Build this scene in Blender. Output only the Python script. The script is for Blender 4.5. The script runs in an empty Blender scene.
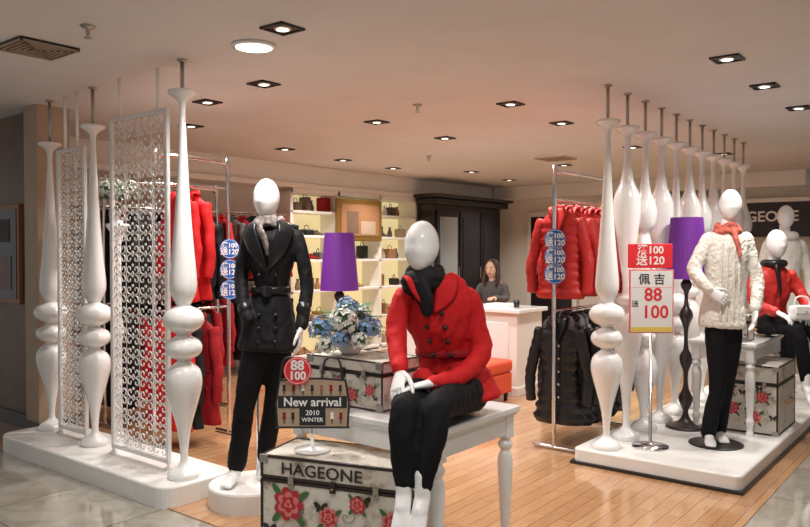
import bpy, math, random, bmesh
from mathutils import Vector, Matrix, noise
random.seed(7)
ANG=math.radians(51.7); CA,SA=math.cos(ANG),math.sin(ANG)
# W: (metres to the right of the entrance axis, metres into the shop, height) -> shop axes
def W(x,y,z=0.0): return Vector((x*CA+y*SA,-x*SA+y*CA,z))
V=Vector
CEIL=2.73
scn=bpy.context.scene
scn.view_settings.view_transform='Standard'
scn.view_settings.look='None'

# ---------------- materials ----------------
def mat(name,col,rough=0.6,metal=0.0,bump=0,bscale=50,var=0,vscale=6,emit=0,coat=0,spec=0.5,sheen=0,alpha=None):
    m=bpy.data.materials.new(name); m.use_nodes=True
    nt=m.node_tree; n=nt.nodes; l=nt.links; p=n['Principled BSDF']
    p.inputs['Base Color'].default_value=(*col,1); p.inputs['Roughness'].default_value=rough
    p.inputs['Metallic'].default_value=metal
    p.inputs['Coat Weight'].default_value=coat
    p.inputs['Specular IOR Level'].default_value=spec
    if sheen: p.inputs['Sheen Weight'].default_value=sheen
    if emit:
        p.inputs['Emission Color'].default_value=(*col,1); p.inputs['Emission Strength'].default_value=emit
    tc=n.new('ShaderNodeTexCoord')
    if var:
        nz=n.new('ShaderNodeTexNoise'); nz.inputs['Scale'].default_value=vscale; nz.inputs['Detail'].default_value=4
        l.new(tc.outputs['Object'],nz.inputs['Vector'])
        r=n.new('ShaderNodeValToRGB'); r.color_ramp.elements[0].position=.3; r.color_ramp.elements[1].position=.7
        r.color_ramp.elements[0].color=(*[c*(1-var) for c in col],1); r.color_ramp.elements[1].color=(*[min(1,c*(1+var)) for c in col],1)
        l.new(nz.outputs['Fac'],r.inputs['Fac']); l.new(r.outputs['Color'],p.inputs['Base Color'])
    if bump:
        nz=n.new('ShaderNodeTexNoise'); nz.inputs['Scale'].default_value=bscale; nz.inputs['Detail'].default_value=3
        l.new(tc.outputs['Object'],nz.inputs['Vector'])
        b=n.new('ShaderNodeBump'); b.inputs['Strength'].default_value=bump; b.inputs['Distance'].default_value=.01
        l.new(nz.outputs['Fac'],b.inputs['Height']); l.new(b.outputs['Normal'],p.inputs['Normal'])
    return m
M={}
M['ceil']=mat('ceiling_paint',(.74,.72,.705),.9,var=.03,vscale=2)
M['white']=mat('white_lacquer',(.89,.885,.875),.2,coat=.5)
M['plat']=mat('platform_white',(.85,.84,.82),.3,var=.04)
M['mann']=mat('mannequin_white',(.92,.92,.92),.25,coat=.4)
M['black']=mat('black_cloth',(.008,.008,.010),.7,bump=.3,bscale=25,spec=.3)
M['pants']=mat('black_trousers',(.005,.005,.007),.8,bump=.25,bscale=18,spec=.25)
M['red']=mat('red_wool',(.58,.012,.015),.75,bump=.35,bscale=22,spec=.3)
M['redd']=mat('dark_red_cloth',(.32,.010,.015),.75,bump=.3,bscale=22,var=.2,spec=.3)
M['redp']=mat('red_puffer',(.55,.022,.018),.5,bump=.5,bscale=25)
M['blackp']=mat('black_puffer',(.008,.008,.010),.35,bump=.5,bscale=22)
M['grey']=mat('grey_cloth',(.10,.09,.09),.8,bump=.3,bscale=25)
M['chrome']=mat('chrome',(.75,.75,.77),.16,1)
M['rod']=mat('brushed_rod',(.45,.42,.40),.35,1)
M['purple']=mat('purple_shade',(.13,.015,.25),.55,bump=.1,bscale=80)
M['dbronze']=mat('dark_turned_wood',(.03,.02,.022),.3,coat=.4)
M['brown']=mat('brown_panel',(.18,.11,.075),.45,var=.2,vscale=3)
M['beige']=mat('beige_pilaster',(.46,.34,.24),.5,var=.05)
M['cream']=mat('cream_wall',(.82,.76,.67),.8,var=.03)
M['trimw']=mat('white_trim',(.86,.83,.78),.5)
M['shelfglow']=mat('shelf_backlight',(.92,.80,.45),.7,emit=.5)
M['dark']=mat('dark_cabinet',(.014,.012,.015),.35,coat=.2)
M['blk']=mat('black_metal',(.01,.01,.01),.4)
M['lens']=mat('lamp_lens',(1,.95,.87),.3,emit=6)
M['lensdim']=mat('lamp_lens_dim',(1,.92,.82),.3,emit=2.5)
M['blue']=mat('blue_sign',(.01,.14,.50),.4)
M['signred']=mat('sign_red',(.78,.03,.04),.4)
M['signwhite']=mat('sign_white',(.90,.89,.87),.4)
M['ink']=mat('ink_black',(.02,.02,.025),.5)
M['green']=mat('leaf_green',(.06,.15,.04),.6)
M['pink']=mat('rose_pink',(.74,.20,.19),.6)
M['rosered']=mat('rose_red',(.48,.025,.035),.6)
M['hblue']=mat('hydrangea_blue',(.26,.40,.64),.9,var=.25,vscale=40,spec=.1)
M['hwhite']=mat('hydrangea_white',(.85,.87,.82),.9,spec=.1)
M['strip']=mat('trunk_edge_leather',(.03,.018,.014),.4)
M['tan']=mat('tan_leather',(.35,.17,.08),.5)
M['orange']=mat('orange_upholstery',(.72,.09,.035),.6)
M['skin']=mat('skin',(.72,.45,.33),.5)
M['hair']=mat('brown_hair',(.05,.025,.015),.5)
M['lip']=mat('lips',(.5,.08,.08),.4)
M['gold']=mat('gilt_frame',(.40,.24,.07),.35,.7)
M['mirror']=mat('mirror',(.62,.75,.85),.08,.9)
M['yellow']=mat('yellow_print',(.85,.65,.12),.5)
M['scarf']=mat('orange_scarf',(.60,.14,.10),.8,var=.6,vscale=30)
M['scarfg']=mat('patterned_scarf',(.20,.17,.155),.8,var=.9,vscale=35)
M['fur']=mat('cream_coat',(.84,.80,.73),.9,bump=.8,bscale=60)

def special():
    # trunk canvas
    m=bpy.data.materials.new('trunk_canvas'); m.use_nodes=True; nt=m.node_tree;n=nt.nodes;l=nt.links;p=n['Principled BSDF']
    tc=n.new('ShaderNodeTexCoord'); nz=n.new('ShaderNodeTexNoise'); nz.inputs['Scale'].default_value=7; nz.inputs['Detail'].default_value=9; nz.inputs['Roughness'].default_value=.7
    l.new(tc.outputs['Object'],nz.inputs['Vector'])
    r=n.new('ShaderNodeValToRGB'); e=r.color_ramp.elements
    e[0].position=.33; e[0].color=(.22,.16,.12,1); e[1].position=.50; e[1].color=(.74,.69,.61,1)
    e2=e.new(.42); e2.color=(.56,.49,.40,1)
    l.new(nz.outputs['Fac'],r.inputs['Fac']); l.new(r.outputs['Color'],p.inputs['Base Color']); p.inputs['Roughness'].default_value=.5
    M['canvas']=m
    # knit
    m=bpy.data.materials.new('cream_knit'); m.use_nodes=True; nt=m.node_tree;n=nt.nodes;l=nt.links;p=n['Principled BSDF']
    p.inputs['Base Color'].default_value=(.86,.82,.75,1); p.inputs['Roughness'].default_value=.9
    tc=n.new('ShaderNodeTexCoord'); w=n.new('ShaderNodeTexVoronoi'); w.inputs['Scale'].default_value=38
    l.new(tc.outputs['Object'],w.inputs['Vector']); b=n.new('ShaderNodeBump'); b.inputs['Strength'].default_value=.6; b.inputs['Distance'].default_value=.012
    l.new(w.outputs['Distance'],b.inputs['Height']); l.new(b.outputs['Normal'],p.inputs['Normal']); M['knit']=m
    # wood floor
    m=bpy.data.materials.new('wood_floor'); m.use_nodes=True; nt=m.node_tree;n=nt.nodes;l=nt.links;p=n['Principled BSDF']
    tc=n.new('ShaderNodeTexCoord'); br=n.new('ShaderNodeTexBrick')
    br.inputs['Scale'].default_value=1; br.inputs['Brick Width'].default_value=.9; br.inputs['Row Height'].default_value=.09; br.inputs['Mortar Size'].default_value=.0015
    br.inputs['Color1'].default_value=(.56,.32,.165,1); br.inputs['Color2'].default_value=(.47,.25,.125,1); br.inputs['Mortar'].default_value=(.15,.07,.035,1)
    l.new(tc.outputs['Object'],br.inputs['Vector'])
    mp=n.new('ShaderNodeMapping'); mp.inputs['Scale'].default_value=(3,40,1); l.new(tc.outputs['Object'],mp.inputs['Vector'])
    nz=n.new('ShaderNodeTexNoise'); nz.inputs['Scale'].default_value=2; nz.inputs['Detail'].default_value=5; l.new(mp.outputs['Vector'],nz.inputs['Vector'])
    mx=n.new('ShaderNodeMix'); mx.data_type='RGBA'; mx.blend_type='MULTIPLY'; mx.inputs['Factor'].default_value=.4
    r=n.new('ShaderNodeValToRGB'); r.color_ramp.elements[0].color=(.5,.5,.5,1); r.color_ramp.elements[0].position=.3; r.color_ramp.elements[1].position=.65
    l.new(nz.outputs['Fac'],r.inputs['Fac']); l.new(br.outputs['Color'],mx.inputs['A']); l.new(r.outputs['Color'],mx.inputs['B'])
    l.new(mx.outputs['Result'],p.inputs['Base Color']); p.inputs['Roughness'].default_value=.15; p.inputs['Coat Weight'].default_value=.4; p.inputs['Coat Roughness'].default_value=.08; M['wood']=m
    # stone tile
    m=bpy.data.materials.new('polished_stone_tile'); m.use_nodes=True; nt=m.node_tree;n=nt.nodes;l=nt.links;p=n['Principled BSDF']
    tc=n.new('ShaderNodeTexCoord'); br=n.new('ShaderNodeTexBrick'); br.offset=0
    br.inputs['Scale'].default_value=1; br.inputs['Brick Width'].default_value=.8; br.inputs['Row Height'].default_value=.8; br.inputs['Mortar Size'].default_value=.004
    br.inputs['Color1'].default_value=(.42,.39,.33,1); br.inputs['Color2'].default_value=(.38,.35,.295,1); br.inputs['Mortar'].default_value=(.16,.15,.12,1)
    l.new(tc.outputs['Object'],br.inputs['Vector'])
    nz=n.new('ShaderNodeTexNoise'); nz.inputs['Scale'].default_value=5; nz.inputs['Detail'].default_value=8; nz.inputs['Distortion'].default_value=1.5; l.new(tc.outputs['Object'],nz.inputs['Vector'])
    r=n.new('ShaderNodeValToRGB'); r.color_ramp.elements[0].color=(.72,.7,.66,1); r.color_ramp.elements[0].position=.35; r.color_ramp.elements[1].position=.6
    mx=n.new('ShaderNodeMix'); mx.data_type='RGBA'; mx.blend_type='MULTIPLY'; mx.inputs['Factor'].default_value=.8
    l.new(nz.outputs['Fac'],r.inputs['Fac']); l.new(br.outputs['Color'],mx.inputs['A']); l.new(r.outputs['Color'],mx.inputs['B'])
    l.new(mx.outputs['Result'],p.inputs['Base Color']); p.inputs['Roughness'].default_value=.05; p.inputs['Coat Weight'].default_value=.6; p.inputs['Specular IOR Level'].default_value=.8; M['tile']=m
special()

# ---------------- mesh builder ----------------
def crs(pts,rads,n):
    if n<=1 or len(pts)<3: return pts,rads
    P=[];R=[];N=len(pts)
    def cr(a,b,c,d,t): return .5*((2*b)+(c-a)*t+(2*a-5*b+4*c-d)*t*t+(3*b-a-3*c+d)*t**3)
    for i in range(N-1):
        i0=max(i-1,0);i3=min(i+2,N-1)
        for k in range(n):
            t=k/n
            P.append(cr(pts[i0],pts[i],pts[i+1],pts[i3],t))
            R.append(tuple(max(.001,cr(rads[i0][j],rads[i][j],rads[i+1][j],rads[i3][j],t)) for j in (0,1)))
    P.append(pts[-1]);R.append(rads[-1]); return P,R
class B:
    def __init__(s,name): s.name=name;s.v=[];s.f=[];s.mi=[];s.sm=[];s.mats=[];s.M=Matrix.Identity(4)
    def add(s,vs,fs,m,smooth=True):
        if m not in s.mats: s.mats.append(m)
        k=s.mats.index(m); o=len(s.v)
        s.v+= [s.M@V(v) for v in vs]
        for f in fs: s.f.append([o+i for i in f]); s.mi.append(k); s.sm.append(smooth)
    def box(s,lo,hi,m,bev=0.0,seg=2):
        bm=bmesh.new(); bmesh.ops.create_cube(bm,size=1)
        lo=V(lo);hi=V(hi);c=(lo+hi)/2;d=hi-lo
        for v in bm.verts: v.co=V((v.co.x*d.x,v.co.y*d.y,v.co.z*d.z))+c
        if bev: bmesh.ops.bevel(bm,geom=bm.edges[:],offset=min(bev,min(d)*.45),segments=seg,affect='EDGES',profile=.5)
        bm.verts.index_update()
        s.add([v.co.copy() for v in bm.verts],[[v.index for v in f.verts] for f in bm.faces],m,False); bm.free()
    def lathe(s,prof,m,c=(0,0,0),seg=24,sub=0,smooth=True,cap=True):
        if sub:
            P,R=crs([V((r,0,z)) for r,z in prof],[(1,1)]*len(prof),sub); prof=[(max(.0005,p.x),p.z) for p in P]
        vs=[];fs=[];n=len(prof)
        for r,z in prof:
            for k in range(seg):
                a=2*math.pi*k/seg; vs.append((c[0]+r*math.cos(a),c[1]+r*math.sin(a),c[2]+z))
        for i in range(n-1):
            for k in range(seg):
                k2=(k+1)%seg; fs.append([i*seg+k,i*seg+k2,(i+1)*seg+k2,(i+1)*seg+k])
        if cap: fs.append([k for k in range(seg)][::-1]); fs.append([(n-1)*seg+k for k in range(seg)])
        s.add(vs,fs,m,smooth)
    def tube(s,pts,rads,m,seg=10,side=None,sub=0,cap=True,closed=False,capr=9):
        pts=[V(p) for p in pts]
        if not isinstance(rads,(list,tuple)): rads=[rads]*len(pts)
        rads=[r if isinstance(r,(tuple,list)) else (r,r) for r in rads]
        if sub: pts,rads=crs(pts,rads,sub)
        n=len(pts); tans=[]
        for i in range(n):
            if closed: t=pts[(i+1)%n]-pts[i-1]
            else: t=pts[min(i+1,n-1)]-pts[max(i-1,0)]
            if t.length<1e-9: t=V((0,0,1))
            tans.append(t.normalized())
        rings=[]; a=None
        for i in range(n):
            t=tans[i]; ref=V(side) if side is not None else (a if a is not None else (V((0,0,1)) if abs(t.z)<.9 else V((1,0,0))))
            a=ref-t*ref.dot(t)
            if a.length<1e-6: a=t.orthogonal()
            a.normalize(); b=t.cross(a); rings.append((pts[i],a,b,rads[i],t))
        out=[]
        def caps(r,q):
            if q<min(r)*.9: return ((q,(r[0]-q*1.2,r[1]-q*1.2)),(q*.75,(r[0]-q*.35,r[1]-q*.35)))
            return ((q*.95,(r[0]*.35,r[1]*.35)),(q*.6,(r[0]*.78,r[1]*.78)))
        if cap and not closed:
            p,a,b,r,t=rings[0]; q=min(min(r),capr); c2=caps(r,q)
            out+= [(p-t*c2[0][0],a,b,c2[0][1]),(p-t*c2[1][0],a,b,c2[1][1])]
        out+=[x[:4] for x in rings]
        if cap and not closed:
            p,a,b,r,t=rings[-1]; q=min(min(r),capr); c2=caps(r,q)
            out+= [(p+t*c2[1][0],a,b,c2[1][1]),(p+t*c2[0][0],a,b,c2[0][1])]
        vs=[];fs=[];N=len(out)
        for p,a,b,r in out:
            for k in range(seg):
                an=2*math.pi*k/seg; vs.append(p+a*(r[0]*math.cos(an))+b*(r[1]*math.sin(an)))
        for i in range(N if closed else N-1):
            i2=(i+1)%N
            for k in range(seg):
                k2=(k+1)%seg; fs.append([i*seg+k,i*seg+k2,i2*seg+k2,i2*seg+k])
        if not closed:
            fs.append([k for k in range(seg)][::-1]); fs.append([(N-1)*seg+k for k in range(seg)])
        s.add(vs,fs,m,True)
    def ball(s,c,r,m,seg=12,rings=8,fn=None):
        if not isinstance(r,(tuple,list)): r=(r,r,r)
        vs=[];fs=[];c=V(c)
        for i in range(rings+1):
            th=math.pi*i/rings
            for k in range(seg):
                ph=2*math.pi*k/seg; p=V((math.sin(th)*math.cos(ph)*r[0],math.sin(th)*math.sin(ph)*r[1],math.cos(th)*r[2]))
                if fn: p=fn(p)
                vs.append(c+p)
        for i in range(rings):
            for k in range(seg):
                k2=(k+1)%seg; fs.append([i*seg+k,(i+1)*seg+k,(i+1)*seg+k2,i*seg+k2])
        s.add(vs,fs,m,True)
    def poly(s,pts,m): s.add(pts,[list(range(len(pts)))],m,False)
    def mesh(s):
        me=bpy.data.meshes.new(s.name); me.from_pydata([tuple(v) for v in s.v],[],s.f)
        for m in s.mats: me.materials.append(M[m] if isinstance(m,str) else m)
        me.polygons.foreach_set('material_index',s.mi); me.polygons.foreach_set('use_smooth',s.sm)
        me.validate(); me.update(); return me
    def remesh(s,t,m,vox=.012,it=4,wr=0.0):
        me=t.mesh(); ob=bpy.data.objects.new('tmp',me); scn.collection.objects.link(ob)
        r=ob.modifiers.new('r','REMESH'); r.mode='VOXEL'; r.voxel_size=vox
        if it:
            sm=ob.modifiers.new('s','SMOOTH'); sm.factor=.5; sm.iterations=it
        dg=bpy.context.evaluated_depsgraph_get(); e=ob.evaluated_get(dg); em=e.to_mesh()
        vs=[v.co.copy() for v in em.vertices]; fs=[list(p.vertices) for p in em.polygons]
        if wr:
            ns=[v.normal.copy() for v in em.vertices]; out=[]
            for v,nn in zip(vs,ns):
                q=V((v.x*14,v.y*14,v.z*7)); q2=V((v.x*24+3,v.y*24,v.z*17+5))
                w=noise.noise(q); w2=noise.noise(q2)
                w=(1-abs(w)*2.6)*.6+(1-abs(w2)*2.4)*.35-.5
                out.append(v+nn*w*wr)
            vs=out
        e.to_mesh_clear(); bpy.data.objects.remove(ob); s.add(vs,fs,m,True)
    def text(s,txt,size,T,m,bold=0.0,sx=1.0,ext=.0008):
        cu=bpy.data.curves.new('t','FONT'); cu.body=txt; cu.size=size; cu.align_x='CENTER'; cu.align_y='CENTER'; cu.extrude=ext; cu.offset=bold
        cu.resolution_u=3
        ob=bpy.data.objects.new('t',cu); scn.collection.objects.link(ob)
        dg=bpy.context.evaluated_depsgraph_get(); e=ob.evaluated_get(dg); em=e.to_mesh()
        vs=[T@V((v.co.x*sx,v.co.y,v.co.z)) for v in em.vertices]; fs=[list(p.vertices) for p in em.polygons]
        e.to_mesh_clear(); bpy.data.objects.remove(ob)
        if vs: s.add(vs,fs,m,False)
    def done(s,origin=None):
        if origin is None:
            xs=[v.x for v in s.v];ys=[v.y for v in s.v];zs=[v.z for v in s.v]
            origin=V(((min(xs)+max(xs))/2,(min(ys)+max(ys))/2,min(zs)))
        origin=V(origin); s.v=[v-origin for v in s.v]
        me=s.mesh(); ob=bpy.data.objects.new(s.name,me); ob.location=origin; scn.collection.objects.link(ob); return ob
def frame(pos,right):
    """matrix: local x=right, y=up, z=towards viewer side"""
    r=V(right).normalized(); u=V((0,0,1)); n=r.cross(u)
    m=Matrix.Identity(4)
    for i in range(3): m[i][0]=r[i];m[i][1]=u[i];m[i][2]=n[i];m[i][3]=pos[i]
    return m
def frameZ(pos,right):
    """local x=right, y=depth (away), z=up"""
    r=V(right).normalized(); u=V((0,0,1)); d=u.cross(r)
    m=Matrix.Identity(4)
    for i in range(3): m[i][0]=r[i];m[i][1]=d[i];m[i][2]=u[i];m[i][3]=pos[i]
    return m
RIGHT=W(1,0,0)
def ell(cx,cy,z,a,b,rot=0,n=14):
    return [(cx+a*math.cos(t)*math.cos(rot)-b*math.sin(t)*math.sin(rot),cy+a*math.cos(t)*math.sin(rot)+b*math.sin(t)*math.cos(rot),z) for t in [2*math.pi*i/n for i in range(n)]]

# ---------------- room ----------------
b=B('floor'); b.box((-6,-9,-.1),(13,12,0),'tile'); b.done()
b=B('floor_wood_inlay'); b.box((2.62,1.1,0),(12.4,7.85,.006),'wood'); b.done()
b=B('ceiling'); b.box((-6,-9,CEIL),(13,12,CEIL+.1),'ceil'); b.done()
b=B('wall_left'); b.box((3.2,7.9,0),(12.6,8.05,CEIL),'cream'); b.done()
b=B('wall_back'); b.box((12.5,-9,0),(12.65,7.9,CEIL),'cream'); b.done()
b=B('wall_front'); b.box((3.05,6.25,0),(3.2,12,CEIL),'brown'); b.done()
b=B('trim_pilaster'); b.box((2.92,6.1,0),(3.2,6.32,CEIL),'beige',.006); b.box((2.90,6.08,0),(3.22,6.34,.14),'dark',.004); b.done()
b=B('baseboard_front'); b.box((3.02,6.34,0),(3.05,12,.13),'dark',.004); b.done()
b=B('trim_crown_left'); 
b.box((3.2,7.55,2.45),(12.5,7.9,2.73),'trimw',.01); b.box((3.2,7.50,2.40),(12.5,7.9,2.47),'trimw',.01); b.done()
b=B('trim_crown_back'); b.box((12.2,2.2,2.5),(12.5,7.5,2.73),'trimw',.01); b.done()
b=B('baseboard_back'); b.box((12.46,-9,0),(12.5,7.5,.15),'trimw',.004); b.done()
# framed wall poster at the mall wall
b=B('wall_poster'); b.box((3.01,6.62,1.08),(3.05,7.3,1.95),'tan',.005); b.box((3.005,6.66,1.12),(3.012,7.26,1.91),'dark'); b.box((3.0,6.75,1.2),(3.006,7.15,1.5),'brown'); b.box((3.0,6.78,1.62),(3.006,7.0,1.82),'grey'); b.done()
# back wall door and panel mouldings
b=B('door_1')
b.box((12.42,5.9,0),(12.495,6.9,2.25),'trimw',.01); b.box((12.40,5.99,.02),(12.44,6.81,2.16),'dark',.006)
b.box((12.385,6.1,1.1),(12.41,6.7,2.0),'mirror',.004); b.tube([(12.37,6.05,1.0),(12.37,6.05,1.15)],.012,'chrome'); b.done()
b=B('wall_display_case')
b.box((12.2,3.6,0),(12.46,5.4,2.4),'trimw',.01)
for z in (.9,1.4,1.9): b.box((12.17,3.65,z),(12.2,5.35,z+.4),'shelfglow'); b.box((12.05,3.6,z-.03),(12.25,5.4,z),'trimw',.004)
for k in range(9):
    y=3.75+k*.18; z=[.9,1.4,1.9][k%3]; b.box((12.07,y,z),(12.16,y+.1,z+.2),['redd','blk','tan'][(k*2)%3],.01)
b.done()
b=B('fascia_sign'); b.box((12.3,1.9,1.75),(12.46,3.5,2.3),'dark',.01); b.box((12.28,1.88,2.27),(12.48,3.52,2.33),'trimw',.005)
T=frame((12.295,2.80,2.05),(0,-1,0)); b.text('PAGEONE',.22,T,'signwhite',.004,ext=.004); b.done()
# dark wardrobe
b=B('dark_wardrobe')
b.box((9.85,7.2,0),(11.95,7.48,2.40),'dark',.01); b.box((9.75,7.08,2.30),(12.05,7.48,2.40),'dark',.02); b.box((9.68,7.0,2.40),(12.1,7.48,2.46),'dark',.02)
for k in range(3):
    u=9.93+k*.67
    b.box((u,7.165,.15),(u+.62,7.2,2.2),'dark',.01); b.box((u+.06,7.15,.3),(u+.56,7.168,2.1),'mirror' if k==0 else 'dark',.004)
    b.tube([(u+.59,7.14,1.05),(u+.59,7.14,1.25)],.008,'chrome')
b.box((9.83,7.22,.3),(9.855,7.46,2.1),'dark',.008)
b.done()
# shelf wall unit
b=B('wall_shelf_unit')
b.box((7.0,7.48,0),(9.8,7.55,.02),'trimw')
b.box((7.0,7.86,0),(9.8,7.89,2.4),'shelfglow')
for u in (7.0,7.93,8.86,9.76): b.box((u,7.5,0),(u+.05,7.87,2.4),'trimw',.004)
for z in (.05,.5,.95,1.38,1.72,2.06): b.box((7.0,7.5,z),(9.8,7.87,z+.035),'trimw',.003)
b.box((7.0,7.5,2.33),(9.8,7.87,2.4),'trimw',.005)
cols=['tan','brown','grey','blk','signwhite','beige','redd','gold','tan','green']
def shoe(b,x,z,c):
    b.tube([(x,7.60,z+.02),(x,7.68,z+.03),(x,7.74,z+.06)],[(.025,.015),(.03,.022),(.028,.03)],c,8,side=(1,0,0),sub=2); b.tube([(x,7.76,z+.06),(x,7.77,z)],.008,c,6)
for z in (.085,.535,.985,1.415,1.755,2.095):
    for bay in (7.08,8.0,8.93):
        x=bay
        while x<bay+.68:
            w=random.uniform(.07,.18);h=random.uniform(.08,.22); c=random.choice(cols); q=random.random()
            if q<.35:
                b.box((x,7.60,z),(x+w,7.76,z+h),c,.018)
                b.tube([(x+w*.2,7.68,z+h-.005),(x+w*.3,7.68,z+h+.05),(x+w*.7,7.68,z+h+.05),(x+w*.8,7.68,z+h-.005)],.006,c,6,sub=3)
            elif q<.6: shoe(b,x+.03,z,c); shoe(b,x+.10,z,c)
            elif q<.92: b.lathe([(.03,0),(.045,.04),(.03,.1),(.018,.13),(.028,.16)],c,(x+.05,7.68,z),12,sub=2)
            x+=w+random.uniform(.02,.08)
b.done()
b=B('framed_picture'); b.box((7.85,7.44,1.68),(8.85,7.485,2.3),'gold',.012); b.box((7.93,7.43,1.76),(8.77,7.445,2.22),'tan')
b.box((8.05,7.425,1.80),(8.3,7.432,2.12),'brown',.003); b.box((8.35,7.425,1.78),(8.68,7.432,1.98),'beige',.003); b.done()

# ceiling fixtures & lights
def spot(loc,e,size=130,col=(1,.945,.885),r=.05):
    li=bpy.data.lights.new('downlight_lamp','SPOT'); li.energy=e; li.spot_size=math.radians(size); li.spot_blend=.7; li.color=col; li.shadow_soft_size=r
    o=bpy.data.objects.new('downlight_lamp',li); o.location=loc; scn.collection.objects.link(o); return o
def downlight(x,y,e,size=130,em='lensdim'):
    p=W(x,y); b=B('recessed_downlight'); s=.085
    z=CEIL
    for (a,c,d,f) in ((-s,-s,s,-s+.014),(-s,s-.014,s,s),(-s,-s,-s+.014,s),(s-.014,-s,s,s)): b.box((p.x+a,p.y+c,z-.012),(p.x+d,p.y+f,z-.0005),'blk')
    b.box((p.x-s+.01,p.y-s+.01,z-.006),(p.x+s-.01,p.y+s-.01,z-.0005),'blk')
    b.lathe([(.045,-.012),(.05,-.008),(.05,-.006)],'chrome',(p.x,p.y,z),16)
    b.lathe([(.034,-.014),(.034,-.011)],em,(p.x,p.y,z),16)
    o=b.done()
    if e:
        l=spot((p.x,p.y,z-.04),e,size); l.parent=o; l.matrix_parent_inverse=Matrix.Translation(-o.location)
ins=[(-.26,6.91),(.85,6.06),(1.45,6.97),(.42,7.9),(-.81,9.83),(-.17,10.8),(-1.4,8.76),(1.0,11.3),(1.75,12.6),(-2.03,7.14),(-1.57,5.98),(-1.0,5.33)]
for x,y in ins: downlight(x,y,98)
for x,y in [(-.65,4.0),(1.98,4.63),(2.58,5.4),(3.26,6.23)]: downlight(x,y,92)
for x,y in [(2.6,8.6),(3.9,9.2),(2.2,10.4)]: downlight(x,y,80)
for x,y in [(-.5,1.7),(1.3,2.0),(.35,2.3),(-2.2,2.6)]: downlight(x,y,52)
p=W(-.87,4.34)
b=B('round_ceiling_light'); b.lathe([(.125,-.001),(.13,-.012),(.11,-.02),(.105,-.016)],'white',(p.x,p.y,CEIL),28); b.lathe([(.104,-.0165),(.09,-.02),(.02,-.024)],'lens',(p.x,p.y,CEIL),28); o=b.done()
l=spot((p.x,p.y,CEIL-.05),55,150,(1,.97,.93)); l.parent=o; l.matrix_parent_inverse=Matrix.Translation(-o.location)
def vent(x,y,w,h,m1,m2):
    p=W(x,y); b=B('air_vent'); b.box((p.x-w/2,p.y-h/2,CEIL-.014),(p.x+w/2,p.y+h/2,CEIL-.0005),m1)
    n=6
    for k in range(n):
        f=k/n; b.box((p.x-w/2*(1-f),p.y-h/2*(1-f),CEIL-.022),(p.x+w/2*(1-f),p.y-h/2*(1-f)+.012,CEIL-.014),m2); b.box((p.x-w/2*(1-f),p.y+h/2*(1-f)-.012,CEIL-.022),(p.x+w/2*(1-f),p.y+h/2*(1-f),CEIL-.014),m2)
        b.box((p.x-w/2*(1-f),p.y-h/2*(1-f),CEIL-.022),(p.x-w/2*(1-f)+.012,p.y+h/2*(1-f),CEIL-.014),m2); b.box((p.x+w/2*(1-f)-.012,p.y-h/2*(1-f),CEIL-.022),(p.x+w/2*(1-f),p.y+h/2*(1-f),CEIL-.014),m2)
    b.done()
vent(-2.14,4.38,.34,.34,'blk','beige'); vent(1.92,9.6,.4,.4,'ceil','beige')
for x,y in ((-1.67,3.97),(.1,6.1),(.3,9.4)):
    p=W(x,y); b=B('fire_sprinkler'); b.lathe([(.04,-.001),(.035,-.01),(.012,-.014),(.01,-.04),(.012,-.045),(.003,-.05),(.003,-.06),(.022,-.062),(.02,-.066)],'rod',(p.x,p.y,CEIL),14); b.done()

# ---------------- platforms ----------------
def rplat(name,lo,hi,z0,z1,r,m,steps=8):
    b=B(name); pts=[]
    for (cx,cy,a0) in ((hi[0]-r,hi[1]-r,0),(lo[0]+r,hi[1]-r,90),(lo[0]+r,lo[1]+r,180),(hi[0]-r,lo[1]+r,270)):
        for k in range(steps+1):
            a=math.radians(a0+90*k/steps); pts.append((cx,cy,math.cos(a)*r,math.sin(a)*r))
    prof=[(0,z0),(0,z1-.012),(.004,z1-.004),(.012,z1)]
    vs=[];n=len(pts)
    for off,z in prof:
        for cx,cy,dx,dy in pts:
            k=(r-off)/r; vs.append((cx+dx*k,cy+dy*k,z))
    fs=[]
    for i in range(len(prof)-1):
        for k in range(n): k2=(k+1)%n; fs.append([i*n+k,i*n+k2,(i+1)*n+k2,(i+1)*n+k])
    fs.append([3*n+k for k in range(n)]); fs.append([k for k in range(n)][::-1]); b.add(vs,fs,m,False); return b
rplat('display_platform',(2.58,3.85),(3.12,6.06),.0,.13,.12,'plat').done()
b=rplat('display_platform',(5.0,1.25),(9.6,2.4),.006,.12,.05,'plat')
b.box((4.985,1.235,.006),(9.61,2.415,.03),'dark',.005); b.done()
c=W(-.95,4.575)
b=B('round_plinth'); b.lathe([(.25,.006),(.25,.115),(.245,.126),(.235,.13)],'plat',(c.x,c.y,0),48,smooth=False); b.done()

# ---------------- turned pillars ----------------
PA=[(.105,0),(.108,.025),(.085,.05),(.04,.08),(.024,.13),(.045,.30),(.088,.455),(.118,.58),(.105,.67),(.05,.72),(.045,.735),(.10,.765),(.120,.81),(.10,.855),(.05,.885),(.05,.90),(.11,.935),(.134,.985),(.11,1.04),(.05,1.07),(.052,1.09),(.080,1.15),(.088,1.22),(.076,1.36),(.055,1.6),(.036,1.9),(.022,2.2),(.020,2.30),(.032,2.345),(.072,2.375),(.090,2.39),(.090,2.405),(.08,2.41)]
PB=[(.105,0),(.108,.025),(.085,.05),(.04,.08),(.026,.14),(.04,.35),(.075,.55),(.112,.75),(.118,.85),(.095,.94),(.045,1.0),(.045,1.02),(.085,1.05),(.085,1.09),(.04,1.12),(.035,1.2),(.055,1.38),(.088,1.6),(.108,1.78),(.098,1.88),(.055,1.98),(.035,2.08),(.026,2.2),(.026,2.30),(.035,2.345),(.072,2.375),(.09,2.39),(.09,2.405),(.08,2.41)]
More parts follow.
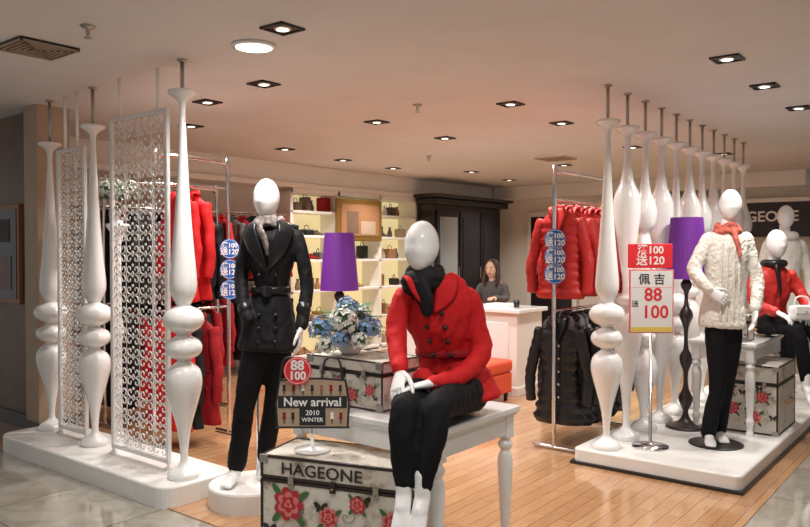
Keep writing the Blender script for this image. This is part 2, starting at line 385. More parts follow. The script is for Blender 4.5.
PC=[(.105,0),(.108,.025),(.085,.05),(.04,.08),(.03,.14),(.06,.3),(.10,.42),(.11,.52),(.07,.62),(.04,.68),(.09,.73),(.09,.78),(.04,.82),(.05,.95),(.08,1.15),(.095,1.28),(.075,1.45),(.045,1.55),(.04,1.6),(.08,1.65),(.10,1.74),(.09,1.82),(.05,1.93),(.03,2.05),(.024,2.2),(.022,2.30),(.035,2.345),(.072,2.375),(.09,2.39),(.09,2.405),(.08,2.41)]
def pillar(u,v,z0,prof,zs=1.0):
    b=B('turned_white_pillar'); b.lathe([(r*.95,z*zs) for r,z in prof],'white',(u,v,z0+.0005),28,sub=3)
    b.lathe([(.012,2.40*zs),(.012,CEIL-z0-.01)],'rod',(u,v,z0),12); b.lathe([(.03,CEIL-z0-.012),(.03,CEIL-z0-.001)],'rod',(u,v,z0),14); b.done()
pillar(2.81,3.98,.13,PA); pillar(2.88,5.16,.13,PA,.965); pillar(2.92,5.88,.13,PA,.94)
for k in range(11): pillar(5.13+.365*k,2.2,.12,(PA,PB,PC,PB)[k%4],.98)

# ---------------- scroll screens ----------------
def screen(u,v0,v1,z0,z1,ncol,r0):
    b=B('wrought_iron_screen')
    for y in (v0,v1): b.box((u-.014,y-.014,z0),(u+.014,y+.014,z1),'white',.004)
    for z in (z0,z1-.028): b.box((u-.014,v0,z),(u+.014,v1,z+.028),'white',.004)
    for y in (v0+.1,v1-.1): b.lathe([(.011,z1),(.011,CEIL-.002)],'white',(u,y,0),10)
    for y in (v0,v1): b.lathe([(.03,.13),(.03,.14),(.012,.15),(.012,z0+.01)],'white',(u,y,0),10)
    iv0,iv1=v0+.014,v1-.014; cw=(iv1-iv0)/ncol; nr=round((z1-z0-.056)/cw/.9); ch=(z1-z0-.056)/nr
    for i in range(1,ncol): b.tube([(u,iv0+cw*i,z0+.02),(u,iv0+cw*i,z1-.02)],.003,'white',5)
    for i in range(ncol):
        for j in range(nr):
            cy=iv0+cw*(i+.5); cz=z0+.028+ch*(j+.5); fl='white'
            # pair of facing S-scrolls, each ending in two open curls
            for sy in (1,-1):
                pts=[]
                for k in range(12):
                    t=k/11; a=-math.pi*.5+(1-t)*1.55*math.pi*1.0; r=.085+.115*t
                    pts.append((sy*(.26+r*math.cos(a)*1.0),.24+r*math.sin(a)))
                low=[(p[0],-p[1]) for p in pts[::-1]]
                curve=pts+[(sy*.13,0.0)]+low
                b.tube([(u,cy+cw*p,cz+ch*q) for p,q in curve],r0,fl,5,sub=2)
            b.ball((u,cy,cz+ch*.45),(r0*1.6,r0*2.2,r0*2.2),fl,6,4)
            b.tube([(u,cy+cw*.07*math.cos(a),cz+ch*.14*math.sin(a)) for a in [2*math.pi*k/8 for k in range(8)]],r0*.8,fl,5,closed=True)
    b.done()
screen(2.84,4.19,4.84,.17,2.46,4,.0050)
screen(2.90,5.32,5.70,.17,2.32,3,.0042)

# ---------------- clothes ----------------
def coat(b,T,L,m,puff=False,wid=1.0,hood=False,trim=True):
    prof=[(-.005,.05,.03),(-.03,.09,.036),(-.06,.15,.042),(-.10,.185,.048),(-.22,.195,.056),(-.42,.165,.05),(-.6,.19,.058),(-L-.01,.235,.07)]
    prof=[p for p in prof[:-1] if -p[0]<=L]+[prof[-1]]
    pts=[];rr=[]; n=36
    for i in range(n+1):
        z=-.005-(L-.005)*i/n
        k=0
        while k<len(prof)-2 and z<prof[k+1][0]: k+=1
        a,c=prof[k],prof[k+1]; t=min(1,max(0,(a[0]-z)/(a[0]-c[0])))
        q=(1-.13*abs(math.cos(i*math.pi/3.6))**3) if puff else 1
        pts.append((0,0,z)); rr.append(((a[1]+(c[1]-a[1])*t)*q*wid,(a[2]+(c[2]-a[2])*t)*q*(1.35 if puff else 1)))
    t=B('t'); t.tube(pts,rr,m,28,side=(1,0,0),capr=.015); ph=random.random()*6
    out=[]
    for v in t.v:
        an=math.atan2(v.y*3,v.x); d=min(1,max(0,-v.z/L)); f=1+(.0 if puff else .13)*d*math.sin(an*7+ph+v.z*2)+.04*d*math.sin(an*3+ph)
        y=v.y*f
        if v.y<0 and abs(v.x)<.02: y*=.72
        out.append(V((v.x*(1+(f-1)*.4),y,v.z)))
    old=b.M; b.M=T
    b.add(out,t.f,m,True)
    for s in (1,-1):
        P=[];R=[]
        for i in range(21):
            q=i/20; P.append((s*(.160+.085*min(1,q*1.6)-.03*max(0,q-.6))*wid,.0-.03*q+.006*math.sin(q*14+ph),-.085-q*.56)); k=(1-.14*abs(math.cos(i*math.pi/2.6))**3) if puff else 1+.05*math.sin(i*1.7+ph)
            R.append(((.055-.012*q)*k,(.045-.008*q)*k))
        b.tube(P,R,m,10,capr=.012)
    fy=-.062 if puff else -.046
    b.tube([(-.06,-.0,.005),(-.05,-.04,.01),(-.03,fy,-.05),(-.0,fy-.012,-.16)],[(.010,.03),(.010,.035),(.008,.04),(.005,.012)],m,8,sub=3)
    b.tube([(.06,-.0,.005),(.05,-.04,.01),(.035,fy,-.05),(.012,fy-.016,-.17)],[(.010,.03),(.010,.035),(.008,.04),(.005,.012)],m,8,sub=3)
    b.tube([(-.06,.0,.005),(-.03,.03,.012),(.03,.03,.012),(.06,.0,.005)],[(.03,.012)]*4,m,8,sub=3)
    if hood: b.tube([(-.10,-.02,-.05),(-.08,.02,-.01),(-.05,.06,.0),(0,.08,.01),(.05,.06,0),(.08,.02,-.01),(.10,-.02,-.05)],.03,'grey',8,sub=2)
    for k in range(5): b.ball((.022,fy-.016,-.20-k*.10),.011,'blk' if m!='blackp' else 'chrome',6,4)
    if L>.7 and not puff:
        b.tube([(.172*wid*math.cos(a),.056*math.sin(a),-.42) for a in [2*math.pi*k/20 for k in range(20)]],[(.016,.005)]*20,m,6,side=(0,0,1),closed=True)
        for s in (1,-1): b.box((s*.10-.045,fy-.016,-.56),(s*.10+.045,fy-.004,-.535),m,.003)
    b.tube([(0,0,-.01),(0,0,.04),(.02,0,.06),(.0,0,.075),(-.02,0,.062)],.0035,'chrome',5,sub=2)
    b.M=old
def rack(name,u0,u1,v,z,signs,atend=False,off=0):
    b=B(name); r=.016
    b.tube([(u0,v,.02),(u0,v,z-.12),(u0+.03,v,z-.03),(u0+.12,v,z),(u1-.12,v,z),(u1-.03,v,z-.03),(u1,v,z-.12),(u1,v,.02)],r,'chrome',12,sub=4)
    for u in (u0,u1):
        b.tube([(u,v-.16,.024),(u,v+.16,.024)],.016,'chrome',10)
    for zz in (z-.22,1.08): b.tube([(u0,v,zz),(u1,v,zz)],.011,'chrome',10)
    for (zc) in signs:
        uu=u1 if atend else u0
        P=V((uu,v,zc))+W(off,-.03,0); T=frame(P,RIGHT); b.M=T
        b.lathe([(.002,-.003),(.082,-.003),(.082,.003),(.002,.003)],'blue',(0,0,0),24,smooth=False)
        b.lathe([(.073,.003),(.073,.0042),(.076,.0042),(.076,.003)],'signwhite',(0,0,0),24,smooth=False,cap=False)
        b.M=Matrix.Identity(4)
        b.text('满100',.052,T@Matrix.Translation((0,.027,.005)),'signwhite',.0016)
        b.text('送120',.060,T@Matrix.Translation((0,-.026,.005)),'signwhite',.0016)
    b.done()
def coatrow(name,u0,u1,v,z,L,mats,puff,step=.1,jit=.15,hood=False):
    b=B(name); u=u0; k=0
    while u<u1:
        T=Matrix.Translation((u,v+random.uniform(-.02,.02),z-.072))@Matrix.Rotation(math.radians(-90)+random.uniform(-jit,jit),4,'Z')
        coat(b,T,L*random.uniform(.94,1.04),mats[k%len(mats)],puff,random.uniform(.93,1.05),hood); u+=step; k+=1
    b.done()
rack('clothes_rack',3.30,4.0,5.04,2.28,[1.56,1.39,1.22],True,.02)
coatrow('hanging_red_coats',3.54,3.74,5.06,2.06,.80,['red','red'],False,.13)
coatrow('hanging_dark_red_coats',3.44,3.80,5.04,1.08,.86,['red','black','redd'],False,.13)
rack('clothes_rack',5.25,6.3,2.68,2.16,[1.63,1.50,1.37])
coatrow('hanging_red_puffer_jackets',5.38,6.25,2.68,1.94,.68,['redp'],True,.14)
coatrow('hanging_black_puffer_jackets',5.36,6.25,2.68,1.08,.82,['blackp'],True,.14,hood=True)
rack('clothes_rack',3.5,4.7,6.1,2.15,[])
coatrow('hanging_black_coats',3.62,4.6,6.1,1.93,.78,['black','black','grey'],False,.14)
coatrow('hanging_winter_skirts',3.62,4.6,6.1,1.08,.8,['black','redd','black'],False,.14)
b=B('wall_garment_rail')
for z in (2.02,1.05):
    b.tube([(4.2,7.5,z),(6.9,7.5,z)],.012,'chrome',8)
    for u in (4.2,5.5,6.9): b.tube([(u,7.5,z),(u,7.89,z)],.01,'chrome',8)
b.done()
coatrow('wall_hanging_coats',4.3,6.85,7.5,2.02,.76,['black','redd','black','red','grey','redd'],False,.17)
coatrow('wall_hanging_jackets',4.3,6.85,7.5,1.05,.80,['black','redd','red','black','redd'],False,.17)

# ---------------- tables ----------------
LEG=[(.028,0),(.03,.02),(.022,.04),(.02,.06),(.028,.09),(.03,.12),(.022,.14),(.026,.2),(.034,.34),(.038,.44),(.03,.48),(.022,.49),(.036,.51),(.036,.525),(.024,.54),(.03,.555)]
def table(u0,v0,u1,v1,z0,h):
    b=B('white_display_table')
    b.box((u0,v0,z0+h-.032),(u1,v1,z0+h),'white',.008,3); b.box((u0+.012,v0+.012,z0+h-.045),(u1-.012,v1-.012,z0+h-.03),'white',.004)
    i=.035
    b.box((u0+i,v0+i,z0+h-.14),(u1-i,v0+i+.02,z0+h-.04),'white',.003); b.box((u0+i,v1-i-.02,z0+h-.14),(u1-i,v1-i,z0+h-.04),'white',.003)
    b.box((u0+i,v0+i,z0+h-.14),(u0+i+.02,v1-i,z0+h-.04),'white',.003); b.box((u1-i-.02,v0+i,z0+h-.14),(u1-i,v1-i,z0+h-.04),'white',.003)
    sc=(h-.15)/.555
    for u in (u0+.055,u1-.055):
        for v in (v0+.055,v1-.055):
            b.box((u-.032,v-.032,z0+h-.155),(u+.032,v+.032,z0+h-.04),'white',.004)
            b.lathe([(r,z*sc) for r,z in LEG],'white',(u,v,z0+.001),18,sub=2)
    b.done()
table(2.58,1.85,3.27,2.80,.006,.774)
table(6.08,1.42,7.02,1.93,.12,.72)

# ---------------- trunks ----------------
def rose(b,x,z,r,y=-.003,c1='rosered',c2='pink'):
    def P(e): return [(p[0],p[2],p[1]) for p in e]
    d=0
    for a in (.6,2.3,4.0,5.4):
        b.poly(P(ell(x+math.cos(a)*r*1.35,z+math.sin(a)*r*1.2,y,r*.55,r*.22,a)),'green')
    for ring,(n,rr,pr,c) in enumerate([(7,.72,.46,c1),(6,.5,.38,c2),(5,.3,.3,c1),(3,.14,.2,c2),(1,0,.13,c1)]):
        for k in range(n):
            a=2*math.pi*k/n+ring*.5; d+=.00012
            b.poly(P(ell(x+math.cos(a)*r*rr,z+math.sin(a)*r*rr,y-d,pr*r,pr*r*.8,a)),c)
def trunk(name,pos,right,w,d,h,roses=None,lab=None,lid=.26):
    b=B(name); b.M=frameZ(pos,right); sp=h*(1-lid)
    b.box((.004,.004,0),(w-.004,d-.004,sp-.003),'canvas',.004); b.box((.004,.004,sp+.003),(w-.004,d-.004,h),'canvas',.004); b.box((.01,.01,sp-.01),(w-.01,d-.01,sp+.01),'strip')
    t=.014*max(.6,min(1,h*1.8))
    for x in (0,w-t):
        for y in (0,d-t): b.box((x,y,0),(x+t,y+t,sp-.002),'strip',.003); b.box((x,y,sp+.002),(x+t,y+t,h+.002),'strip',.003)
    for z in (0,sp-t-.002,sp+.002,h-t+.003):
        for y in (0,d-t): b.box((0,y,z),(w,y+t,z+t),'strip',.003)
        for x in (0,w-t): b.box((x,0,z),(x+t,d,z+t),'strip',.003)
    for x in (0,w):
        for z in (0,h): b.box((x-.003 if x==0 else x-.04,-.004,z if z==0 else z-.035),(x+.04 if x==0 else x+.003,.01,z+.035 if z==0 else z+.004),'rod',.004)
    for x in (w*.22,w*.5,w*.78):
        b.box((x-.014,-.012,sp-.03),(x+.014,.004,sp+.02),'rod' if x!=w*.5 else 'strip',.004); b.ball((x,-.012,sp-.012),.006,'gold',8,5)
    b.tube([(w+.006,d*.3,h*.45),(w+.03,d*.36,h*.44),(w+.03,d*.64,h*.44),(w+.006,d*.7,h*.45)],.008,'tan',8,sub=3)
    s=max(.4,h/.62)
    for k,(x,z,r) in enumerate(roses or []): rose(b,w*x,h*z,r,c1='rosered' if k%2==0 else 'pink',c2='pink' if k%2==0 else 'rosered')
    if roses:
        for (x,z) in ((w*.42,sp*.80),(w*.70,sp*.9),(w*.07,sp*.55),(w*.92,sp*.35)):
            for sg in (1,-1):
                b.poly([(p[0],p[2],p[1]) for p in ell(x+sg*.018*s,z+.01*s,-.003,.02*s,.012*s,sg*.7)],'ink'); b.poly([(p[0],p[2],p[1]) for p in ell(x+sg*.012*s,z-.01*s,-.003,.012*s,.008*s,-sg*.7)],'ink')
        for k in range(6):
            x=w*(.08+.17*k); pts=[(x+.045*s*q*math.cos(7*q),-.002,sp*(.45+.3*(k%2))+.035*s*q*math.sin(7*q)) for q in [i/10 for i in range(11)]]
            b.tube(pts,.0014,'ink',4)
    if lab:
        T=frame((0,0,0),(1,0,0)); b.text(lab,.074,Matrix.Translation((w*.42,-.003,h-(h-sp)*.5))@T,'strip',.001,1.15)
    b.M=Matrix.Identity(4); return b
def dirW(x,y): return W(x,y,0).normalized()
trunk('vintage_trunk',W(-.66,3.40,.0065),dirW(.931,-.364),.74,.33,.612,[(.20,.66,.066),(.47,.60,.042),(.66,.72,.034),(.88,.62,.045),(.33,.35,.06),(.62,.30,.06),(.85,.25,.05),(.12,.22,.045)],'HAGEONE',.17).done()
trunk('vintage_trunk',V((2.70,2.77,.781)),V((0,-1,0)),.50,.30,.235,[(.2,.32,.032),(.42,.5,.024),(.62,.28,.03),(.85,.42,.026)]).done()
trunk('vintage_trunk',V((6.24,1.74,.121)),V((0,-1,0)),.44,.62,.53,[(.25,.35,.045),(.6,.25,.05),(.75,.55,.04),(.2,.62,.035)]).done()
trunk('small_trunk',V((6.17,1.76,.841)),V((0,-1,0)),.26,.18,.2,[(.3,.4,.022),(.7,.3,.022)]).done()

# ---------------- lamps ----------------
def lamp(x,y,z0):
    p=W(x,y,z0); b=B('floor_lamp')
    b.lathe([(.15,0),(.155,.015),(.12,.03),(.06,.05),(.03,.09),(.022,.14),(.05,.2),(.055,.25),(.03,.3),(.018,.36),(.02,.45),(.045,.52),(.05,.58),(.022,.63),(.016,.7),(.02,.8),(.04,.86),(.055,.9),(.04,.95),(.018,.99),(.016,1.08),(.035,1.12),(.045,1.16),(.02,1.2),(.012,1.24),(.012,1.6)],'dbronze',p,18,sub=2)
    vs=[];n=32
    prof=[(.165,1.20),(.125,1.69),(.122,1.69),(.162,1.20)]
    fs=[]
    for r,z in prof:
        for k in range(n):
            a=2*math.pi*k/n; vs.append((p.x+r*math.cos(a),p.y+r*math.sin(a),p.z+z))
    for i in range(4):
        for k in range(n): k2=(k+1)%n; fs.append([i*n+k,i*n+k2,((i+1)%4)*n+k2,((i+1)%4)*n+k])
    b.add(vs,fs,'purple',False)
    for k in range(3):
        a=k*2.1; b.tube([(p.x,p.y,p.z+1.6),(p.x+.126*math.cos(a),p.y+.126*math.sin(a),p.z+1.66)],.003,'dbronze',5)
    b.ball((p.x,p.y,p.z+1.5),.035,'signwhite'); b.done()
lamp(-.56,6.4,.006); lamp(2.26,6.02,.12)

# ---------------- figures ----------------
def C(l): return [W(*p) for p in l]
def hand(b,w,d,n,th,m,curl=.8,s=1.0):
    w=W(*w); d=W(*d).normalized(); n=W(*n); n=(n-d*n.dot(d)).normalized(); ac=d.cross(n).normalized()*th
    t=B('t')
    t.tube([w-d*.03*s,w,w+d*.045*s,w+d*.088*s],[(.024*s,.02*s),(.025*s,.019*s),(.037*s,.015*s),(.038*s,.012*s)],m,12,side=ac,sub=2)
    for off,L in ((.029,.072),(.010,.08),(-.010,.074),(-.029,.058)):
        p=w+d*.082*s+ac*off*s; P=[p]; a=curl*.3
        for q in (.42,.32,.26):
            p=p+(d*math.cos(a)+n*math.sin(a)+ac*off*1.6)*L*q*s; P.append(p); a+=curl*.45
        t.tube(P,[.0092*s,.0088*s,.008*s,.007*s],m,8)
    p=w+d*.02*s+ac*.026*s
    t.tube([p,p+(d*.6+ac*.6+n*.2)*.035*s,p+(d*1.3+ac*.85+n*.4)*.045*s,p+(d*2.0+ac*.9+n*.6)*.045*s],[.014*s,.012*s,.0105*s,.008*s],m,8)
    b.remesh(t,m,.0038*s,1)
def foot(b,ank,toe,m,s=1.0):
    a=W(*ank);t=W(*toe);d=(t-a); 
    T=B('t'); up=V((0,0,1)); h=V((d.x,d.y,0)); 
    if h.length<.02: h=W(0,-1,0)
    h.normalize(); side=h.cross(up)
    T.tube([a+up*.10,a,a+d*.35-up*.0],[.034,.034,.034],m,12)
    T.tube([a-d*.12+V((0,0,-.02)),a+d*.3+up*-.01,a+d*.75,a+d],[(.030,.028),(.034,.03),(.042,.022),(.036,.014)],m,12,side=side,sub=2)
    for k in range(5): 
        o=side*(-.03+k*.015); T.tube([a+d*.93+o,a+d*(1.1-abs(k-1)*.02)+o],[.009,.008],m,6)
    b.remesh(T,m,.006,2)
def garment(b,m,parts,vox=.012,it=5,wr=.006):
    T=B('t')
    for p in parts:
        pts,r,side=p[0],p[1],(p[2] if len(p)>2 else None)
        T.tube(C(pts),r,m,20,side=(W(*side) if side else None),sub=4,capr=.02 if side else 9)
    b.remesh(T,m,vox,it,wr)
def egg(b,c,rx,ry,rz,face,m,tilt=0):
    c=W(*c); f=W(*face).normalized(); s=f.cross(V((0,0,1)))
    def fn(p):
        x,y,z=p; q=z/rz
        k=1-.26*max(0,-q)**1.5; kx=x*k; ky=y*(1-.10*max(0,-q))
        ky+= .12*ry*max(0,-q) + .0
        if y>0: ky+= .012*math.exp(-((x/.018)**2))*math.exp(-(((q+.12)/.16)**2)); ky-= .006*math.exp(-(((q-.08)/.1)**2))
        out=s*kx+f*(ky+tilt*z)+V((0,0,z)); return out
    b.ball(c,(rx,ry,rz),m,28,22,fn)
# --- seated mannequin in red jacket ---
b=B('seated_mannequin'); S=(.95,-.3,0); F=(-.3,-.95,0)
egg(b,(.075,3.385,1.565),.080,.094,.118,(-.25,-.97,0),'mann',-.1)
b.tube(C([(.10,3.43,1.36),(.085,3.41,1.47),(.08,3.395,1.52)]),[.055,.048,.048],'mann',16)
garment(b,'pants',[([(.22,3.53,.90),(.15,3.50,.895),(.04,3.22,.91),(.0,3.06,.90)],[.12,.10,.078,.062]),([(.0,3.06,.90),(-.01,3.035,.82),(-.008,3.03,.72),(-.005,3.025,.61)],[.06,.058,.052,.042]),
 ([(.24,3.53,.90),(.30,3.49,.89),(.18,3.20,.91),(.13,3.06,.90)],[.12,.10,.078,.062]),([(.13,3.06,.90),(.12,3.03,.82),(.095,3.015,.72),(.075,3.01,.60)],[.06,.058,.052,.042])],.011,5)
foot(b,(-.005,3.02,.56),(-.02,2.93,.415),'mann'); foot(b,(.07,3.005,.55),(.035,2.91,.41),'mann')
garment(b,'red',[([(.10,3.44,1.41),(.115,3.435,1.385),(.135,3.43,1.355),(.145,3.43,1.31),(.155,3.45,1.22),(.19,3.5,1.07),(.22,3.52,.96),(.235,3.52,.86)],[(.055,.05),(.10,.065),(.150,.08),(.170,.095),(.157,.112),(.128,.098),(.178,.14),(.225,.17)],S),
 ([(-.005,3.41,1.33),(-.035,3.38,1.22),(-.035,3.31,1.12),(-.02,3.20,1.04)],[.054,.050,.044,.036]),
 ([(.285,3.42,1.33),(.325,3.43,1.22),(.345,3.40,1.08),(.24,3.27,1.0),(.12,3.17,.985)],[.056,.052,.048,.042,.036]),
 ([(.08,3.32,.98),(.10,3.31,.93),(.10,3.28,.92)],[.05,.06,.04])],.008,2,.008)
pts=[W(.190+.140*math.cos(a)*.95+.110*math.sin(a)*-.3,3.5-.140*math.cos(a)*.3-.110*math.sin(a)*.95,1.075) for a in [2*math.pi*k/28 for k in range(28)]]
b.tube(pts,[(.020,.006)]*28,'redd',6,side=(0,0,1),closed=True)
for k in range(4):
    for o in (-.035,.045): b.ball(W(.118+o+.014*k,3.325+.016*k-o*.3,1.27-.065*k),.012,'blk',8,5)
b.tube(C([(.015,3.38,1.43),(.04,3.34,1.42),(.07,3.325,1.36),(.115,3.32,1.29)]),[(.010,.03),(.010,.05),(.009,.048),(.005,.012)],'red',8,sub=4)
b.tube(C([(.19,3.38,1.43),(.19,3.34,1.41),(.175,3.325,1.35),(.135,3.32,1.28)]),[(.010,.03),(.010,.05),(.009,.048),(.005,.012)],'red',8,sub=4)
T=B('t')
for zz,rr,q in ((1.455,.062,.03),(1.42,.078,.035),(1.385,.080,.03)):
    T.tube([W(.092+(rr)*math.cos(a),3.41+rr*math.sin(a)*.95,zz+.012*math.sin(a*2+zz*30)) for a in [2*math.pi*k/20 for k in range(20)]],q,'black',8,closed=True)
T.tube(C([(.06,3.33,1.40),(.085,3.31,1.34),(.10,3.31,1.27)]),[(.05,.03),(.05,.025),(.025,.015)],'black',10,sub=3)
b.remesh(T,'black',.008,2,.006)
hand(b,(-.02,3.185,1.03),(-.02,-.10,-.10),(.5,0,-1),1,'mann',.9)
hand(b,(.10,3.155,.985),(-.11,-.03,-.015),(0,-.1,-1),-1,'mann',.7)
b.done()

# --- standing mannequin in black trench coat ---
b=B('standing_mannequin'); S=(1,-.12,0)
egg(b,(-.845,4.585,1.863),.08,.095,.122,(-.2,-1,0),'mann')
b.tube(C([(-.83,4.61,1.64),(-.835,4.60,1.74),(-.84,4.595,1.80)]),[.06,.05,.048],'mann',16)
garment(b,'pants',[([(-.84,4.6,1.08),(-.88,4.59,.98),(-.935,4.56,.80),(-.975,4.54,.60),(-1.0,4.55,.42),(-1.03,4.56,.24)],[.11,.095,.082,.064,.062,.058]),
 ([(-.83,4.6,1.08),(-.79,4.62,.98),(-.79,4.62,.78),(-.81,4.62,.60),(-.85,4.66,.42),(-.88,4.70,.26)],[.11,.095,.08,.062,.06,.054])],.011,4)
foot(b,(-1.032,4.545,.20),(-1.06,4.42,.15),'mann'); foot(b,(-.885,4.70,.215),(-.87,4.59,.15),'mann')
garment(b,'black',[([(-.83,4.6,1.72),(-.825,4.6,1.69),(-.82,4.6,1.665),(-.815,4.6,1.63),(-.815,4.6,1.54),(-.82,4.6,1.42),(-.822,4.6,1.305),(-.83,4.6,1.20),(-.836,4.6,1.08),(-.84,4.6,.955)],[(.055,.05),(.10,.065),(.145,.08),(.160,.096),(.150,.105),(.125,.098),(.106,.086),(.138,.110),(.170,.13),(.195,.145)],S),
 ([(-.955,4.6,1.635),(-.985,4.6,1.52),(-1.005,4.6,1.37),(-.975,4.53,1.21),(-.94,4.49,1.14)],[.050,.046,.042,.040,.040]),
 ([(-.67,4.59,1.635),(-.63,4.58,1.52),(-.60,4.57,1.33),(-.61,4.52,1.18),(-.62,4.48,1.10)],[.050,.046,.042,.040,.040])],.009,2,.007)
pts=[W(-.822+.117*math.cos(a),4.6+.096*math.sin(a),1.305) for a in [2*math.pi*k/28 for k in range(28)]]
b.tube(pts,[(.026,.007)]*28,'blackp',6,side=(0,0,1),closed=True)
b.box(W(-.83,4.497,1.30)-V((.02,.02,.03)),W(-.83,4.497,1.30)+V((.02,.02,.035)),'dark',.006)
for s_ in (1,-1):
    b.tube(C([(-.828+s_*.065,4.56,1.73),(-.828+s_*.11,4.51,1.67),(-.825+s_*.07,4.485,1.55),(-.825+s_*.012,4.49,1.44)]),[(.010,.03),(.010,.055),(.008,.05),(.005,.012)],'blackp',8,sub=4)
    for k in range(4): b.ball(W(-.825+s_*.05,4.495-.010*k,1.40 if k<1 else 1.24-.08*k),.012,'blk',8,5)
    b.tube(C([(-.82+s_*.09,4.59,1.705),(-.815+s_*.16,4.59,1.685)]),[(.016,.006)]*2,'blackp',6)
    b.tube(C([(-.967 if s_<0 else -.612,4.52 if s_<0 else 4.515,1.20),(-.962 if s_<0 else -.612,4.515 if s_<0 else 4.51,1.185)]),.045,'blackp',12)
T=B('t')
for zz,rr in ((1.73,.070),(1.705,.082)):
    T.tube([W(-.83+rr*math.cos(a),4.59+rr*math.sin(a)*.9,zz+.01*math.sin(a*3)) for a in [2*math.pi*k/20 for k in range(20)]],.024,'scarfg',8,closed=True)
T.tube(C([(-.90,4.53,1.71),(-.86,4.49,1.65),(-.83,4.475,1.57),(-.82,4.48,1.52)]),[(.03,.018),(.033,.015),(.026,.012),(.012,.008)],'scarfg',10,sub=3)
b.remesh(T,'scarfg',.008,2,.008)
hand(b,(-.622,4.47,1.085),(.0,-.03,-.1),(-1,0,0),-1,'mann',.6)
b.lathe([(.01,0),(.01,.9)],'chrome',W(-.93,4.72,.131),8)
b.done()

# --- standing mannequin cream knit ---
b=B('standing_mannequin'); S=(1,-.15,0)
egg(b,(2.375,5.48,1.873),.08,.095,.12,(-.45,-1,0),'mann')
b.tube(C([(2.36,5.5,1.62),(2.365,5.495,1.74),(2.372,5.49,1.80)]),[.06,.05,.048],'mann',16)
garment(b,'pants',[([(2.34,5.5,1.05),(2.29,5.49,.96),(2.285,5.47,.78),(2.275,5.44,.57),(2.25,5.47,.38),(2.235,5.50,.20)],[.10,.088,.076,.06,.056,.056]),
 ([(2.34,5.5,1.05),(2.39,5.51,.96),(2.38,5.50,.78),(2.36,5.50,.57),(2.355,5.55,.38),(2.35,5.6,.2)],[.10,.088,.076,.06,.056,.056])],.012,4)
foot(b,(2.235,5.49,.19),(2.20,5.37,.145),'mann'); foot(b,(2.35,5.59,.19),(2.34,5.47,.145),'mann')
garment(b,'knit',[([(2.36,5.5,1.71),(2.36,5.5,1.68),(2.36,5.5,1.655),(2.36,5.5,1.61),(2.355,5.5,1.5),(2.345,5.5,1.36),(2.335,5.5,1.25),(2.33,5.5,1.12),(2.325,5.5,1.0)],[(.055,.05),(.10,.065),(.140,.085),(.158,.10),(.155,.112),(.135,.108),(.130,.105),(.155,.12),(.170,.13)],S),
 ([(2.225,5.5,1.63),(2.17,5.5,1.52),(2.115,5.49,1.41),(2.14,5.43,1.33),(2.185,5.40,1.27)],[.055,.054,.052,.048,.044]),
 ([(2.495,5.5,1.63),(2.53,5.49,1.50),(2.565,5.47,1.35),(2.545,5.42,1.21),(2.52,5.39,1.13)],[.055,.052,.048,.046,.044])],.011,2,.008)
for o in (-.06,-.02,.03,.07): b.tube(C([(2.345+o,5.388+abs(o)*.2,1.6),(2.335+o,5.383+abs(o)*.2,1.35),(2.33+o,5.375+abs(o)*.2,1.05)]),[.010]*3,'knit',6,sub=4)
T=B('t')
for zz,rr in ((1.72,.07),(1.69,.08)): T.tube([W(2.36+rr*math.cos(a),5.49+rr*math.sin(a)*.9,zz+.012*math.sin(a*3)) for a in [2*math.pi*k/20 for k in range(20)]],.024,'scarf',8,closed=True)
T.tube(C([(2.36,5.41,1.70),(2.39,5.39,1.60),(2.40,5.375,1.5)]),[(.03,.02),(.035,.018),(.025,.012)],'scarf',10,sub=3)
b.remesh(T,'scarf',.009,2,.007)
hand(b,(2.195,5.39,1.255),(.09,-.04,-.06),(0,1,0),1,'mann',.8); hand(b,(2.515,5.38,1.115),(-.02,-.03,-.1),(-1,0,0),-1,'mann',.6)
q=W(2.29,5.5,.121); b.lathe([(.19,0),(.19,.008),(.18,.012)],'blk',q,36,smooth=False); b.lathe([(.008,.01),(.008,.9)],'chrome',W(2.33,5.62,.12),8)
b.done()

# --- seated mannequin red quilted jacket on table ---
b=B('seated_mannequin'); S=(.95,.3,0)
egg(b,(3.04,6.14,1.60),.078,.092,.118,(.1,-1,0),'mann')
b.tube(C([(3.04,6.19,1.38),(3.04,6.17,1.5),(3.04,6.15,1.55)]),[.055,.048,.046],'mann',14)
garment(b,'pants',[([(3.02,6.24,.955),(2.97,6.2,.945),(3.0,6.0,.95),(3.03,5.80,.93)],[.12,.095,.078,.062]),([(3.03,5.8,.93),(3.06,5.77,.80),(3.09,5.77,.55)],[.06,.055,.042]),
 ([(3.04,6.24,.955),(3.12,6.22,.945),(3.16,6.0,.95),(3.18,5.83,.93)],[.12,.095,.078,.062]),([(3.18,5.83,.93),(3.21,5.80,.80),(3.24,5.80,.55)],[.06,.055,.042])],.013,4)
foot(b,(3.09,5.76,.50),(3.10,5.66,.37),'mann'); foot(b,(3.24,5.79,.50),(3.25,5.69,.37),'mann')
garment(b,'redp',[([(3.04,6.19,1.44),(3.04,6.19,1.40),(3.04,6.19,1.36),(3.04,6.19,1.32),(3.04,6.2,1.22),(3.03,6.22,1.08),(3.03,6.23,.96),(3.03,6.23,.93)],[(.055,.05),(.11,.07),(.15,.09),(.165,.10),(.16,.115),(.135,.105),(.175,.14),(.18,.14)],S),
 ([(2.89,6.17,1.34),(2.85,6.14,1.24),(2.84,6.05,1.11),(2.93,5.92,1.06)],[.054,.05,.046,.04]),
 ([(3.19,6.21,1.34),(3.24,6.19,1.24),(3.27,6.10,1.11),(3.20,5.95,1.06)],[.054,.05,.046,.04])],.011,2,.010)
b.tube([W(3.04+.075*math.cos(a),6.18+.07*math.sin(a),1.44) for a in [2*math.pi*k/20 for k in range(20)]],.032,'blackp',8,closed=True)
